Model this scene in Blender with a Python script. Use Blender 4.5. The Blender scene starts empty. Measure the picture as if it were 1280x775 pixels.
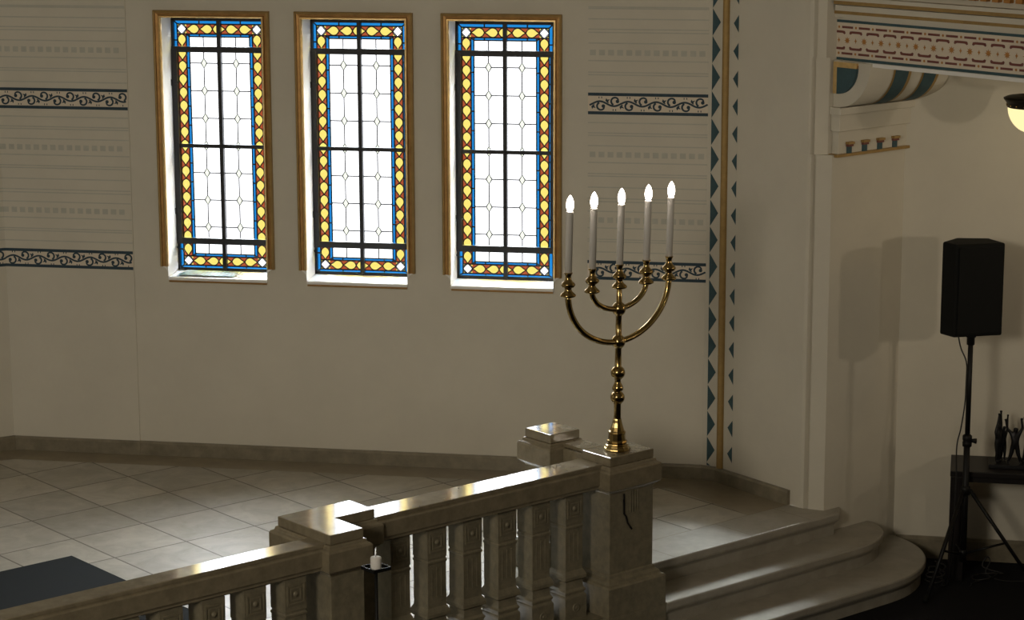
import bpy, bmesh, math, random
from mathutils import Vector, Matrix
random.seed(4)
S = bpy.context.scene
COL = S.collection
PI = math.pi
sin, cos = math.sin, math.cos

# ------------------------------------------------------------------ frames
AZ = 0.699
AV = Vector((sin(AZ), -cos(AZ), 0))      # from the apse out into the nave
BV = Vector((cos(AZ), sin(AZ), 0))       # along the chancel steps
def P(a, b, z=0.0): return AV * a + BV * b + Vector((0, 0, z))
W0 = Vector((-3.61, 16.902, 0))          # left corner of the window wall
WD = Vector((0.985, -0.172, 0)).normalized()
WN = Vector((0.172, 0.985, 0)).normalized()      # away from the room
def W(u, z, d=0.0): return W0 + WD * u + WN * d + Vector((0, 0, z))
RC = P(-10.35, 12.085)                    # corner of the aisle end wall
RD = Vector((0.981, -0.19, 0)).normalized()
RN = Vector((0.19, 0.981, 0)).normalized()
def Rw(u, z, d=0.0): return RC + RD * u + RN * d + Vector((0, 0, z))

# ------------------------------------------------------------------ materials
def new_mat(name):
    m = bpy.data.materials.new(name); m.use_nodes = True
    nt = m.node_tree
    for n in list(nt.nodes): nt.nodes.remove(n)
    out = nt.nodes.new('ShaderNodeOutputMaterial')
    return m, nt, out
def principled(name, col, rough=0.6, metal=0.0, var=0.0, scale=6.0, bump=0.0, bscale=40.0, spec=0.5, col2=None, detail=6.0):
    m, nt, out = new_mat(name)
    b = nt.nodes.new('ShaderNodeBsdfPrincipled')
    b.inputs['Base Color'].default_value = (*col, 1)
    b.inputs['Roughness'].default_value = rough
    b.inputs['Metallic'].default_value = metal
    b.inputs['Specular IOR Level'].default_value = spec
    tc = nt.nodes.new('ShaderNodeTexCoord')
    if var > 0 or col2:
        n = nt.nodes.new('ShaderNodeTexNoise'); n.inputs['Scale'].default_value = scale; n.inputs['Detail'].default_value = detail
        n.inputs['Roughness'].default_value = 0.65
        nt.links.new(tc.outputs['Object'], n.inputs['Vector'])
        r = nt.nodes.new('ShaderNodeValToRGB')
        c2 = col2 if col2 else tuple(max(0, c * (1 - var)) for c in col)
        c1 = col if col2 else tuple(min(1, c * (1 + var)) for c in col)
        r.color_ramp.elements[0].position = 0.33; r.color_ramp.elements[1].position = 0.67
        r.color_ramp.elements[0].color = (*c2, 1); r.color_ramp.elements[1].color = (*c1, 1)
        nt.links.new(n.outputs['Fac'], r.inputs['Fac']); nt.links.new(r.outputs['Color'], b.inputs['Base Color'])
    if bump > 0:
        n2 = nt.nodes.new('ShaderNodeTexNoise'); n2.inputs['Scale'].default_value = bscale; n2.inputs['Detail'].default_value = 4
        nt.links.new(tc.outputs['Object'], n2.inputs['Vector'])
        bp = nt.nodes.new('ShaderNodeBump'); bp.inputs['Strength'].default_value = bump; bp.inputs['Distance'].default_value = 0.004
        nt.links.new(n2.outputs['Fac'], bp.inputs['Height']); nt.links.new(bp.outputs['Normal'], b.inputs['Normal'])
    nt.links.new(b.outputs[0], out.inputs[0])
    return m
def emission(name, col, s):
    m, nt, out = new_mat(name)
    e = nt.nodes.new('ShaderNodeEmission'); e.inputs[0].default_value = (*col, 1); e.inputs[1].default_value = s
    nt.links.new(e.outputs[0], out.inputs[0]); return m
def glass(name, tint):
    m, nt, out = new_mat(name)
    t = nt.nodes.new('ShaderNodeBsdfTransparent'); t.inputs[0].default_value = (*tint, 1)
    g = nt.nodes.new('ShaderNodeBsdfGlossy'); g.inputs['Roughness'].default_value = 0.12; g.inputs[0].default_value = (.8, .8, .8, 1)
    mx = nt.nodes.new('ShaderNodeMixShader'); mx.inputs[0].default_value = 0.04
    nt.links.new(t.outputs[0], mx.inputs[1]); nt.links.new(g.outputs[0], mx.inputs[2]); nt.links.new(mx.outputs[0], out.inputs[0])
    return m

SKY = 2.2            # what is seen of the bright ground and house fronts outside, below the horizon
SKY_UP = 60.0        # the sky above the horizon
KEY, DAY, L1, L2 = 440, 4, 165, 92
SUN = 17.0
def tint(r, g, b): return tuple(min(1, c / SKY / 0.95) for c in (r, g, b))
M = {}
M['plaster'] = principled('plaster', (.585, .55, .465), .85, var=.035, scale=2.2, bump=.12, bscale=30, spec=.2)
M['plaster_white'] = principled('white_paint', (.78, .77, .74), .45, var=.02)
M['ceiling'] = principled('ceiling_plaster', (.6, .56, .48), .9)
M['navy'] = principled('navy_paint', (.018, .042, .062), .7, var=.15, scale=30)
M['teal'] = principled('teal_paint', (.035, .078, .092), .7, var=.12, scale=20)
M['faint'] = principled('faint_grey_green_paint', (.455, .45, .39), .85, var=.05, scale=12)
M['stripe_ground'] = principled('cream_border_paint', (.66, .58, .47), .85, var=.03)
M['oxblood'] = principled('oxblood_paint', (.17, .055, .045), .8, var=.1, scale=25)
M['ochre'] = principled('ochre_paint', (.42, .19, .045), .7, var=.1, scale=25)
M['gilt_dark'] = principled('aged_gilt', (.36, .20, .065), .42, .55, var=.2, scale=14)
M['gilt'] = principled('bright_gilt', (.72, .50, .22), .28, .8, var=.12, scale=20)
M['gold_paint'] = principled('gold_paint', (.34, .22, .075), .5, .3, var=.12, scale=14)
M['iron'] = principled('black_iron', (.009, .009, .011), .5, .2)
M['lead'] = principled('lead_came', (.014, .013, .016), .6, .3)
M['base_stone'] = principled('skirting_stone', (.235, .205, .145), .35, col2=(.15, .13, .09), scale=9, spec=.4)
M['rail_stone'] = principled('polished_limestone', (.27, .23, .155), .13, col2=(.195, .165, .11), scale=14, spec=.55, bump=.02, bscale=12)
for _m in (M['rail_stone'],):
    _b = [n for n in _m.node_tree.nodes if n.type == 'BSDF_PRINCIPLED'][0]
    _b.inputs['Coat Weight'].default_value = .5; _b.inputs['Coat Roughness'].default_value = .07; _b.inputs['Coat IOR'].default_value = 1.5
M['balu_stone'] = principled('carved_limestone', (.25, .22, .15), .45, col2=(.165, .145, .10), scale=18, spec=.4, bump=.25, bscale=60)
M['step_stone'] = principled('step_limestone', (.36, .335, .285), .36, col2=(.27, .25, .205), scale=7, spec=.5)
M['carpet'] = principled('dark_carpet', (.010, .010, .012), .95, var=.3, scale=120, spec=.1)
M['mat'] = principled('charcoal_mat', (.016, .019, .020), .95, var=.35, scale=160, bump=.4, bscale=300, spec=.15)
M['brass'] = principled('polished_brass', (.40, .285, .115), .17, 1.0, var=.12, scale=25)
M['candle'] = principled('white_candle_sleeve', (.82, .79, .74), .35, spec=.4)
M['wax'] = principled('white_wax', (.85, .83, .80), .5)
M['wick'] = principled('pale_wick', (.6, .58, .55), .8)
M['bulb'] = emission('lit_bulb', (1.0, .86, .74), 15.0)
M['black_plastic'] = principled('black_grille', (.004, .0045, .004), .75, var=.3, scale=200, spec=.2)
M['black_metal'] = principled('black_powder_coat', (.006, .006, .006), .5, .2, spec=.3)
M['dark_wood'] = principled('ebonised_wood', (.008, .006, .0055), .4, var=.3, scale=12, spec=.3)
M['bronze'] = principled('dark_bronze', (.012, .012, .013), .45, .6, var=.3, scale=30)
M['cable'] = principled('black_cable', (.005, .005, .005), .5)
M['lamp_glass'] = emission('lit_opal_glass', (1.0, .84, .42), 1.15)
M['lamp_metal'] = principled('dark_bronze_fitting', (.02, .018, .012), .4, .7)
M['g_clear'] = glass('clear_cathedral_glass', (.98, .98, 1.0))
M['g_blue'] = glass('blue_glass', tint(.012, .25, .66))
M['g_red'] = glass('rust_red_glass', tint(.42, .085, .03))
M['g_yellow'] = glass('yellow_glass', tint(1.0, .82, .19))
M['g_pale'] = glass('pale_green_glass', tint(1.05, 1.1, .92))
M['mint'] = principled('mint_reflection', (.07, .14, .125), .7)

def floor_mat():
    m, nt, out = new_mat('stone_tiles')
    L = nt.links.new; N = nt.nodes.new
    def math_(op, a, b=None):
        n = N('ShaderNodeMath'); n.operation = op
        for i, v in enumerate((a, b)):
            if v is None: continue
            if isinstance(v, (int, float)): n.inputs[i].default_value = v
            else: L(v, n.inputs[i])
        return n.outputs[0]
    tc = N('ShaderNodeTexCoord'); sp = N('ShaderNodeSeparateXYZ'); L(tc.outputs['Object'], sp.inputs[0])
    T = 0.5206
    x = math_('DIVIDE', math_('ADD', sp.outputs[0], 14.591 + T * 40), T)
    y = math_('DIVIDE', math_('ADD', sp.outputs[1], -7.291 + T * 40), T)
    fx, fy = math_('FRACT', x), math_('FRACT', y)
    def edge(f): return math_('MINIMUM', f, math_('SUBTRACT', 1.0, f))
    e = math_('MINIMUM', edge(fx), edge(fy))
    joint = math_('LESS_THAN', e, 0.011)
    cx = N('ShaderNodeCombineXYZ'); L(math_('FLOOR', x), cx.inputs[0]); L(math_('FLOOR', y), cx.inputs[1])
    wn = N('ShaderNodeTexWhiteNoise'); wn.noise_dimensions = '3D'; L(cx.outputs[0], wn.inputs['Vector'])
    add = N('ShaderNodeVectorMath'); add.operation = 'ADD'; sc = N('ShaderNodeVectorMath'); sc.operation = 'SCALE'; sc.inputs['Scale'].default_value = 9.0
    L(wn.outputs['Color'], sc.inputs[0]); L(tc.outputs['Object'], add.inputs[0]); L(sc.outputs[0], add.inputs[1])
    n1 = N('ShaderNodeTexNoise'); n1.inputs['Scale'].default_value = 5; n1.inputs['Detail'].default_value = 8; n1.inputs['Roughness'].default_value = .65; n1.inputs['Distortion'].default_value = .8
    L(add.outputs[0], n1.inputs['Vector'])
    r = N('ShaderNodeValToRGB'); r.color_ramp.elements[0].position = .32; r.color_ramp.elements[1].position = .68
    r.color_ramp.elements[0].color = (.30, .275, .225, 1); r.color_ramp.elements[1].color = (.43, .40, .335, 1)
    L(n1.outputs['Fac'], r.inputs['Fac'])
    hsv = N('ShaderNodeHueSaturation'); L(r.outputs['Color'], hsv.inputs['Color'])
    L(math_('ADD', math_('MULTIPLY', wn.outputs['Value'], .28), .86), hsv.inputs['Value'])
    mix = N('ShaderNodeMixRGB'); L(joint, mix.inputs[0]); L(hsv.outputs[0], mix.inputs[1]); mix.inputs[2].default_value = (.10, .085, .062, 1)
    b = N('ShaderNodeBsdfPrincipled'); L(mix.outputs[0], b.inputs['Base Color'])
    b.inputs['Roughness'].default_value = .22; b.inputs['Specular IOR Level'].default_value = .45
    n2 = N('ShaderNodeTexNoise'); n2.inputs['Scale'].default_value = 10; n2.inputs['Detail'].default_value = 5; L(tc.outputs['Object'], n2.inputs['Vector'])
    rr = N('ShaderNodeMapRange'); rr.inputs['To Min'].default_value = .30; rr.inputs['To Max'].default_value = .48
    L(n2.outputs['Fac'], rr.inputs['Value']); L(rr.outputs[0], b.inputs['Roughness'])
    L(b.outputs[0], out.inputs[0]); return m
M['tiles'] = floor_mat()
M['border_stone'] = principled('border_stone', (.27, .225, .15), .30, col2=(.19, .16, .11), scale=6, spec=.45)

# ------------------------------------------------------------------ mesh building
class MB:
    def __init__(s): s.v, s.f, s.mi, s.mats, s.sm = [], [], [], [], []
    def mid(s, m):
        m = M[m] if isinstance(m, str) else m
        if m not in s.mats: s.mats.append(m)
        return s.mats.index(m)
    def face(s, pts, m, smooth=False):
        i = len(s.v); s.v += [Vector(p) for p in pts]; s.f.append(tuple(range(i, i + len(pts)))); s.mi.append(s.mid(m)); s.sm.append(smooth)
    def grid(s, rows, m, smooth=True, close=False):
        i = len(s.v); k = len(rows[0]); mi = s.mid(m)
        for r in rows: s.v += [Vector(p) for p in r]
        for a in range(len(rows) - 1):
            for b in range(k if close else k - 1):
                c = (b + 1) % k
                s.f.append((i + a * k + b, i + a * k + c, i + (a + 1) * k + c, i + (a + 1) * k + b)); s.mi.append(mi); s.sm.append(smooth)
    def prism(s, pts, z0, z1, m, smooth=False):
        """vertical prism over world points pts (list of vectors, z ignored)"""
        lo = [Vector((p[0], p[1], z0)) for p in pts]; hi = [Vector((p[0], p[1], z1)) for p in pts]
        s.extr(lo, hi, m, smooth)
    def extr(s, A, B, m, smooth=False):
        i = len(s.v); n = len(A); mi = s.mid(m); s.v += [Vector(p) for p in A] + [Vector(p) for p in B]
        for k in range(n):
            s.f.append((i + k, i + (k + 1) % n, i + n + (k + 1) % n, i + n + k)); s.mi.append(mi); s.sm.append(smooth)
        s.f.append(tuple(range(i + n - 1, i - 1, -1))); s.mi.append(mi); s.sm.append(False)
        s.f.append(tuple(range(i + n, i + 2 * n))); s.mi.append(mi); s.sm.append(False)
    def box_ab(s, a0, a1, b0, b1, z0, z1, m): s.prism([P(a0, b0), P(a1, b0), P(a1, b1), P(a0, b1)], z0, z1, m)
    def box_w(s, u0, u1, z0, z1, d0, d1, m):
        s.extr([W(u0, z0, d0), W(u1, z0, d0), W(u1, z1, d0), W(u0, z1, d0)], [W(u0, z0, d1), W(u1, z0, d1), W(u1, z1, d1), W(u0, z1, d1)], m)
    def box(s, c, x, y, z, m):
        c = Vector(c); x = Vector(x); y = Vector(y); z = Vector(z)
        q = [c - x - y, c + x - y, c + x + y, c - x + y]
        s.extr([p - z for p in q], [p + z for p in q], m)
    def lathe(s, c, prof, m, n=24, axis=None, xa=None, smooth=True):
        c = Vector(c); ax = Vector(axis or (0, 0, 1)).normalized()
        x = Vector(xa or (1, 0, 0)); x = (x - ax * x.dot(ax)).normalized(); y = ax.cross(x)
        rows = [[c + ax * z + (x * cos(2 * PI * k / n) + y * sin(2 * PI * k / n)) * max(r, 1e-5) for k in range(n)] for r, z in prof]
        s.grid(rows, m, smooth, True)
    def tube(s, pts, r, m, n=10, caps=True):
        pts = [Vector(p) for p in pts]; rows = []; up = Vector((0, 0, 1)); px = None
        for i, p in enumerate(pts):
            t = (pts[min(i + 1, len(pts) - 1)] - pts[max(i - 1, 0)]).normalized()
            if px is None: px = t.orthogonal().normalized()
            px = (px - t * px.dot(t)).normalized(); py = t.cross(px)
            rr = r[i] if isinstance(r, (list, tuple)) else r
            rows.append([p + (px * cos(2 * PI * k / n) + py * sin(2 * PI * k / n)) * rr for k in range(n)])
        if caps:
            rows = [[pts[0]] * n] + rows + [[pts[-1]] * n]
        s.grid(rows, m, True, True)
    def sweep_ab(s, path, prof, m, smooth=False):
        """path: list of (A,B, normal(A,B)) ; prof: list of (outset, z)"""
        rows = [[P(a + na * o, b + nb * o, z) for o, z in prof] for a, b, na, nb in path]
        s.grid(rows, m, smooth)
    def build(s, name, parent=None, origin=None, bevel=0.0, seg=2, recalc=True, auto=False):
        o0 = Vector(origin) if origin is not None else (Vector(parent['_o']) if parent is not None and '_o' in parent else Vector())
        me = bpy.data.meshes.new(name)
        me.from_pydata([tuple(v - o0) for v in s.v], [], s.f)
        for m in s.mats: me.materials.append(m)
        for p, i, sm in zip(me.polygons, s.mi, s.sm): p.material_index = i; p.use_smooth = sm
        bm = bmesh.new(); bm.from_mesh(me)
        bmesh.ops.remove_doubles(bm, verts=bm.verts, dist=1e-5)
        bmesh.ops.dissolve_degenerate(bm, edges=bm.edges, dist=1e-6)
        if recalc: bmesh.ops.recalc_face_normals(bm, faces=bm.faces)
        bm.to_mesh(me); bm.free(); me.update()
        o = bpy.data.objects.new(name, me); COL.objects.link(o)
        if parent is not None:
            o.parent = parent; o.location = o0 - Vector(parent['_o'])
        else: o.location = o0
        o['_o'] = tuple(o0)
        if bevel > 0:
            b = o.modifiers.new('Bevel', 'BEVEL'); b.width = bevel; b.segments = seg; b.limit_method = 'ANGLE'; b.angle_limit = math.radians(40)
        return o

def tag(o, label=None, cat=None, group=None, kind=None):
    if label: o['label'] = label
    if cat: o['category'] = cat
    if group: o['group'] = group
    if kind: o['kind'] = kind
    return o
def thing(name, loc, label, cat, group=None):
    o = bpy.data.objects.new(name, None); COL.objects.link(o); o.location = Vector(loc); o['_o'] = tuple(loc); o.empty_display_size = .1
    return tag(o, label, cat, group)
def struct(o): o['kind'] = 'structure'; return o

def ribbon(mb, pts, w, fn, m, d, closed=False):
    """flat painted / leaded line of width w along 2-D pts laid on surface fn(u,z,d)"""
    n = len(pts); L, R = [], []
    for i in range(n):
        if closed: a, b = pts[i - 1], pts[(i + 1) % n]
        else: a, b = pts[max(i - 1, 0)], pts[min(i + 1, n - 1)]
        dx, dz = b[0] - a[0], b[1] - a[1]; l = math.hypot(dx, dz) or 1
        ww = w[i] if isinstance(w, list) else w
        nx, nz = -dz / l * ww / 2, dx / l * ww / 2
        L.append(fn(pts[i][0] + nx, pts[i][1] + nz, d)); R.append(fn(pts[i][0] - nx, pts[i][1] - nz, d))
    if closed: L.append(L[0]); R.append(R[0])
    mb.grid([L, R], m, False)
def quad(mb, u0, u1, z0, z1, fn, m, d): mb.face([fn(u0, z0, d), fn(u1, z0, d), fn(u1, z1, d), fn(u0, z1, d)], m)
def disc(mb, u, z, r, fn, m, d, n=10): mb.face([fn(u + r * cos(2 * PI * k / n), z + r * sin(2 * PI * k / n), d) for k in range(n)], m)

# ------------------------------------------------------------------ apse walls
ZC = 7.5
T_WALL = 0.262
OPEN = [(1.202, 1.922), (2.210, 2.930), (3.237, 3.957)]
OZ0, OZ1 = 1.31, 3.138
UW = 5.0
mb = MB()
us = [-0.06, .945] + [x for o in OPEN for x in o] + [4.19, UW]
us = sorted(us); zs = [-.02, OZ0, OZ1, ZC]
PROJ = 0.007
for i in range(len(us) - 1):
    u0, u1 = us[i], us[i + 1]
    d = -PROJ if (u1 <= .946 or u0 >= 4.189) else 0.0
    for j in range(3):
        if j == 1 and any(abs(u0 - o[0]) < 1e-4 for o in OPEN): continue
        quad(mb, u0, u1, zs[j], zs[j + 1], W, 'plaster', d)
for u in (.945, 4.19): mb.face([W(u, -.02, 0), W(u, -.02, -PROJ), W(u, ZC, -PROJ), W(u, ZC, 0)], 'plaster')
wall_back = struct(mb.build('wall_back', recalc=False))

# left facet and the rest of the octagonal apse
FL = Matrix.Rotation(math.radians(38), 3, 'Z') @ WD         # direction of the next facet (towards left it runs back to the viewer)
FLN = Vector((-FL.y, FL.x, 0))
def Fl(u, z, d=0.0): return W0 + FL * u + FLN * d + Vector((0, 0, z)) + WN * 0
CORN = [W0, W0 - FL * 5.0]
FL2 = Matrix.Rotation(math.radians(90), 3, 'Z') @ WD
CORN.append(CORN[1] - FL2 * 5.0)
FL3 = Matrix.Rotation(math.radians(135), 3, 'Z') @ WD
CORN.append(CORN[2] - FL3 * 1.2)
mb = MB()
for a, b in zip(CORN[:-1], CORN[1:]):
    mb.face([a + Vector((0, 0, -.02)), b + Vector((0, 0, -.02)), b + Vector((0, 0, ZC)), a + Vector((0, 0, ZC))], 'plaster')
wall_left = struct(mb.build('wall_left', recalc=False))

# right facet (side wall of the apse), corner slightly splayed, then the pilaster
WE = W(UW, 0, -PROJ)
CH = WE + Vector((cos(math.radians(-31)), sin(math.radians(-31)), 0)) * .115
def ab_of(p): return p.x * AV.x + p.y * AV.y, p.x * BV.x + p.y * BV.y
cha, chb = ab_of(CH)
SB = chb                                                     # B of side wall
SIDE_END = -10.50
mb = MB()
side = [WE, CH, P(SIDE_END, 11.312)]
for a, b in zip(side[:-1], side[1:]):
    mb.face([a + Vector((0, 0, -.02)), b + Vector((0, 0, -.02)), b + Vector((0, 0, ZC)), a + Vector((0, 0, ZC))], 'plaster')
wall_side = struct(mb.build('wall_right', recalc=False))
SDv = (P(SIDE_END, 11.312) - CH); SL = SDv.length; SDv.normalize(); SNv = Vector((-SDv.y, SDv.x, 0))
if SNv.dot(BV) < 0: SNv = -SNv
def Sw(u, z, d=0.0): return CH + SDv * u + SNv * d + Vector((0, 0, z))
CDv = (CH - WE); CL = CDv.length; CDv.normalize(); CNv = Vector((-CDv.y, CDv.x, 0))
if CNv.dot(WN) < 0: CNv = -CNv
def Cw(u, z, d=0.0): return WE + CDv * u + CNv * d + Vector((0, 0, z))

# pilaster: three storeys with slightly different plan
def pil(mb, z0, z1, dx):
    if dx == 0: pts = [(-10.50, 11.312), (-10.475, 11.318), (-10.468, 11.352), (-10.445, 11.336), (-10.372, 11.372), (-10.350, 11.382), (-10.350, 12.13), (-10.7, 12.6), (-10.9, 11.6)]
    else: pts = [(-10.50, 11.312), (-10.482, 11.316), (-10.475, 11.345), (-10.455, 11.328), (-10.402, 11.395), (-10.402, 11.45), (-10.402, 12.13), (-10.7, 12.6), (-10.9, 11.6)]
    mb.prism([P(a, b) for a, b in pts], z0, z1, 'plaster')
mb = MB(); pil(mb, -.45, 2.362, 0); pil(mb, 2.362, 2.985, .012)
pts = [(-10.50, 11.312), (-10.475, 11.318), (-10.465, 11.345), (-10.445, 11.325), (-10.405, 11.365), (-10.405, 11.46), (-10.350, 11.46), (-10.350, 12.13), (-10.7, 12.6), (-10.9, 11.6)]
mb.prism([P(a, b) for a, b in pts], 2.985, ZC, 'plaster')
pil_o = struct(mb.build('trim_1'))
# plain pier block carrying the console (its front is flush with the beam)
mb = MB()
mb.prism([P(-10.40, 11.43), P(-10.345, 11.43), P(-10.345, 12.2), P(-10.40, 12.2)], 2.365, 2.97, 'plaster')
# stepped mouldings
mb.box_ab(-10.4, -10.325, 11.415, 12.17, 2.512, 2.62, 'plaster')
mb.box_ab(-10.4, -10.305, 11.40, 12.19, 2.62, 2.668, 'plaster')
struct(mb.build('trim_2', bevel=.004))
# cornice line with little tongues
mb = MB()
mb.box_ab(-10.4, -10.325, 11.40, 12.165, 2.348, 2.366, 'gold_paint')
for k in range(4):
    b = 11.53 + k * .147
    mb.box_ab(-10.36, -10.335, b - .02, b + .02, 2.366, 2.41, 'teal')
    mb.box_ab(-10.36, -10.325, b - .026, b + .026, 2.41, 2.425, 'oxblood')
    mb.box_ab(-10.36, -10.318, b - .030, b + .030, 2.425, 2.44, 'gold_paint')
struct(mb.build('trim_3'))
# console: quarter round bracket with blue panels
mb = MB()
CA0, CZ0, CR_A, CR_Z = -10.35, 2.668, .262, .292
def cq(t, r=1.0): return (CA0 + CR_A * r * sin(t), CZ0 + CR_Z + .003 - CR_Z * r * cos(t))     # t 0..pi/2 ; bottom to outer top
NQ = 16
arc = [cq(PI / 2 * k / NQ) for k in range(NQ + 1)]
poly = arc + [(CA0, CZ0 + CR_Z + .003)]
mb.extr([P(a, 11.430, z) for a, z in poly], [P(a, 12.22, z) for a, z in poly], 'plaster')
for b0, b1 in ((11.655, 11.83), (11.94, 12.11)):
    for (x0, x1, mm, r) in ((b0, b1, 'gold_paint', 1.012), (b0 + .016, b1 - .03, 'teal', 1.02)):
        t0, t1 = (.22, PI / 2) if mm == 'gold_paint' else (.28, PI / 2)
        rows = []
        for k in range(13):
            a, z = cq(t0 + (t1 - t0) * k / 12, r); rows.append([P(a, x0, min(z, 2.962)), P(a, x1, min(z, 2.962))])
        mb.grid(rows, mm, False)
# D shaped gilt panel on the face
def dpoly(g): 
    r = .20 - g
    return [(-10.385 + g, 2.960 - g)] + [(-10.385 + g + r * .98 * cos(t), 2.960 - g - r * 1.02 * sin(t) + 0) for t in [PI / 2 * k / 12 for k in range(13)]]
for g, mm, d in ((0, 'gilt', .018), (.014, 'gilt_dark', .010), (.034, 'teal', .022)):
    pp = dpoly(g)
    mb.extr([P(a, 11.432, z) for a, z in pp], [P(a, 11.429 - d, z) for a, z in pp], mm)
struct(mb.build('trim_4'))

# gallery beam with painted frieze
BB = 11.46
def Bm(a, z, d=0.0): return P(a, BB + d, z)
A0, A1 = -10.43, -5.0
mb = MB()
mb.box_ab(A0, A1, BB, 15.0, 2.955, 3.75, 'plaster')
mb.box_ab(-10.15, A1, BB - .012, BB + .02, 2.942, 2.966, 'plaster_white')
mb.box_ab(A0, A1, BB - .022, BB + .02, 3.243, 3.262, 'plaster')
mb.box_ab(A0 + .02, A1, BB - .03, BB + .02, 3.262, 3.283, 'gold_paint')
mb.box_ab(A0 + .04, A1, BB - .04, BB + .02, 3.283, 3.318, 'plaster')
mb.box_ab(A0 + .04, A1, BB - .055, BB + .02, 3.325, 3.348, 'gold_paint')
mb.box_ab(A0 + .04, A1, BB - .065, BB + .02, 3.348, 3.372, 'plaster')
mb.box_ab(A0 + .04, A1, BB - .10, BB + .02, 3.46, 3.75, 'plaster')
a = -10.2
while a < -6:
    mb.box_ab(a, a + .046, BB - .04, BB + .01, 3.405, 3.46, 'ochre'); a += .088
def yq(u0, u1, z0, z1, m): quad(mb, u0, u1, z0, z1, Bm, m, -.003)
yq(A0, A1, 3.207, 3.224, 'teal'); yq(A0, A1, 2.968, 2.986, 'teal')
quad(mb, A0, A1, 2.986, 3.207, Bm, 'stripe_ground', -.0015)
p = .1412; k = 0
while True:
    c = -10.385 + k * p; k += 1
    if c > -6: break
    for z in (3.178, 3.012):
        yq(c + p / 2 - p * .5 + .028, c + p / 2 + p * .5 - .028 - .0, z - .0055, z + .0055, 'oxblood') if False else None
        yq(c + .024, c + p - .024, z - .007, z + .007, 'oxblood')
        disc(mb, c, z, .0085, Bm, 'ochre', -.003)
    for s in (1, -1):
        zc = 3.095 + s * .052
        pts = [(c - .050, zc - s * .012), (c - .044, zc - s * .002), (c - .030, zc + s * .001), (c + .030, zc + s * .001), (c + .044, zc - s * .002), (c + .050, zc - s * .012)]
        ribbon(mb, pts, [.012, .020, .015, .015, .020, .012], Bm, 'oxblood', -.003)
    st = [(c + (.011 if i % 2 == 0 else .0062) * cos(PI / 4 * i), 3.095 + (.018 if i % 2 == 0 else .0075) * sin(PI / 4 * i)) for i in range(8)]
    mb.face([Bm(u, z, -.003) for u, z in st], 'ochre')
    st = [(c + p / 2 + (.026 if i % 2 == 0 else .012) * cos(PI / 8 * i), 3.095 + (.026 if i % 2 == 0 else .012) * sin(PI / 8 * i)) for i in range(16)]
    mb.face([Bm(u, z, -.003) for u, z in st], 'ochre')
struct(mb.build('trim_5'))

# aisle end wall under the gallery
mb = MB()
mb.face([Rw(-.0, -.47), Rw(4.2, -.47), Rw(4.2, ZC), Rw(-.0, ZC)], 'plaster')
struct(mb.build('wall_aisle_end', recalc=False))
mb = MB()
mb.extr([Rw(.02, z, d) for d, z in ((0, -.45), (-.03, -.45), (-.03, -.318), (-.018, -.300), (0, -.300))],
        [Rw(4.1, z, d) for d, z in ((0, -.45), (-.03, -.45), (-.03, -.318), (-.018, -.300), (0, -.300))], 'base_stone')
struct(mb.build('baseboard_aisle'))

# ------------------------------------------------------------------ floors, ceiling, nave shell
def local_ab(o_name, mb_faces, mats):
    me = bpy.data.meshes.new(o_name); v = []; f = []; mi = []
    for pts, m in mb_faces:
        i = len(v); v += pts; f.append(tuple(range(i, i + len(pts)))); mi.append(m)
    me.from_pydata(v, [], f)
    for m in mats: me.materials.append(M[m])
    for p, m in zip(me.polygons, mi): p.material_index = m
    o = bpy.data.objects.new(o_name, me); COL.objects.link(o); o.rotation_euler = (0, 0, AZ - PI / 2); o['_o'] = (0, 0, 0); return o
def AB3(p, z): a, b = ab_of(p); return (a, b, z)
BWID = 0.285
inner_main = [W(-.3, 0, -BWID), W(UW - .2, 0, -BWID)]
# border joints follow the wall
def isect(p, d, q, e):
    det = d.x * -e.y + e.x * d.y; r = q - p
    t = (r.x * -e.y + e.x * r.y) / det; return p + d * t
q_left = isect(W0 - FLN * BWID, FL, W0 - WN * BWID, WD)
q_right = isect(W0 - WN * BWID, WD, CH - SNv * (BWID + .1), SDv)
q_end = CH + SDv * (SL - .09) - SNv * (BWID + .1)
c1 = CORN[1]; q1 = isect(W0 - FLN * BWID, FL, c1 + FL2.cross(Vector((0, 0, 1))) * BWID, FL2)
NOSE = -10.247
FR = -10.60          # joint of front kerb slab
zf = 0.0
left_b = 3.0
fl_faces = []
# tile field polygon
end_a, end_b = ab_of(q_end)
tile = [AB3(q_left, zf), AB3(q_right, zf), (FR, ab_of(q_right + SDv * ((FR - ab_of(q_right)[0]) / SDv.dot(AV)))[1], zf), (FR, 9.0, zf), (-10.26, 9.0, zf), (-10.26, 7.2, zf), (-10.14, 7.2, zf), (-10.14, left_b, zf), (-10.14, .0, zf), AB3(CORN[3], zf), AB3(CORN[2], zf), AB3(CORN[1], zf)]
fl_faces.append((tile, 0))
qrf = tile[2]
fl_faces.append(([AB3(q_left, zf), AB3(CORN[1], zf), AB3(W0, zf)], 1))
fl_faces.append(([AB3(q_left, zf), AB3(W0, zf), AB3(WE, zf), AB3(q_right, zf)], 1))
fl_faces.append(([AB3(q_right, zf), AB3(WE, zf), AB3(CH, zf), (FR, 11.312, zf), qrf], 1))
floor_o = struct(local_ab('floor', fl_faces, ['tiles', 'border_stone']))
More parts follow.
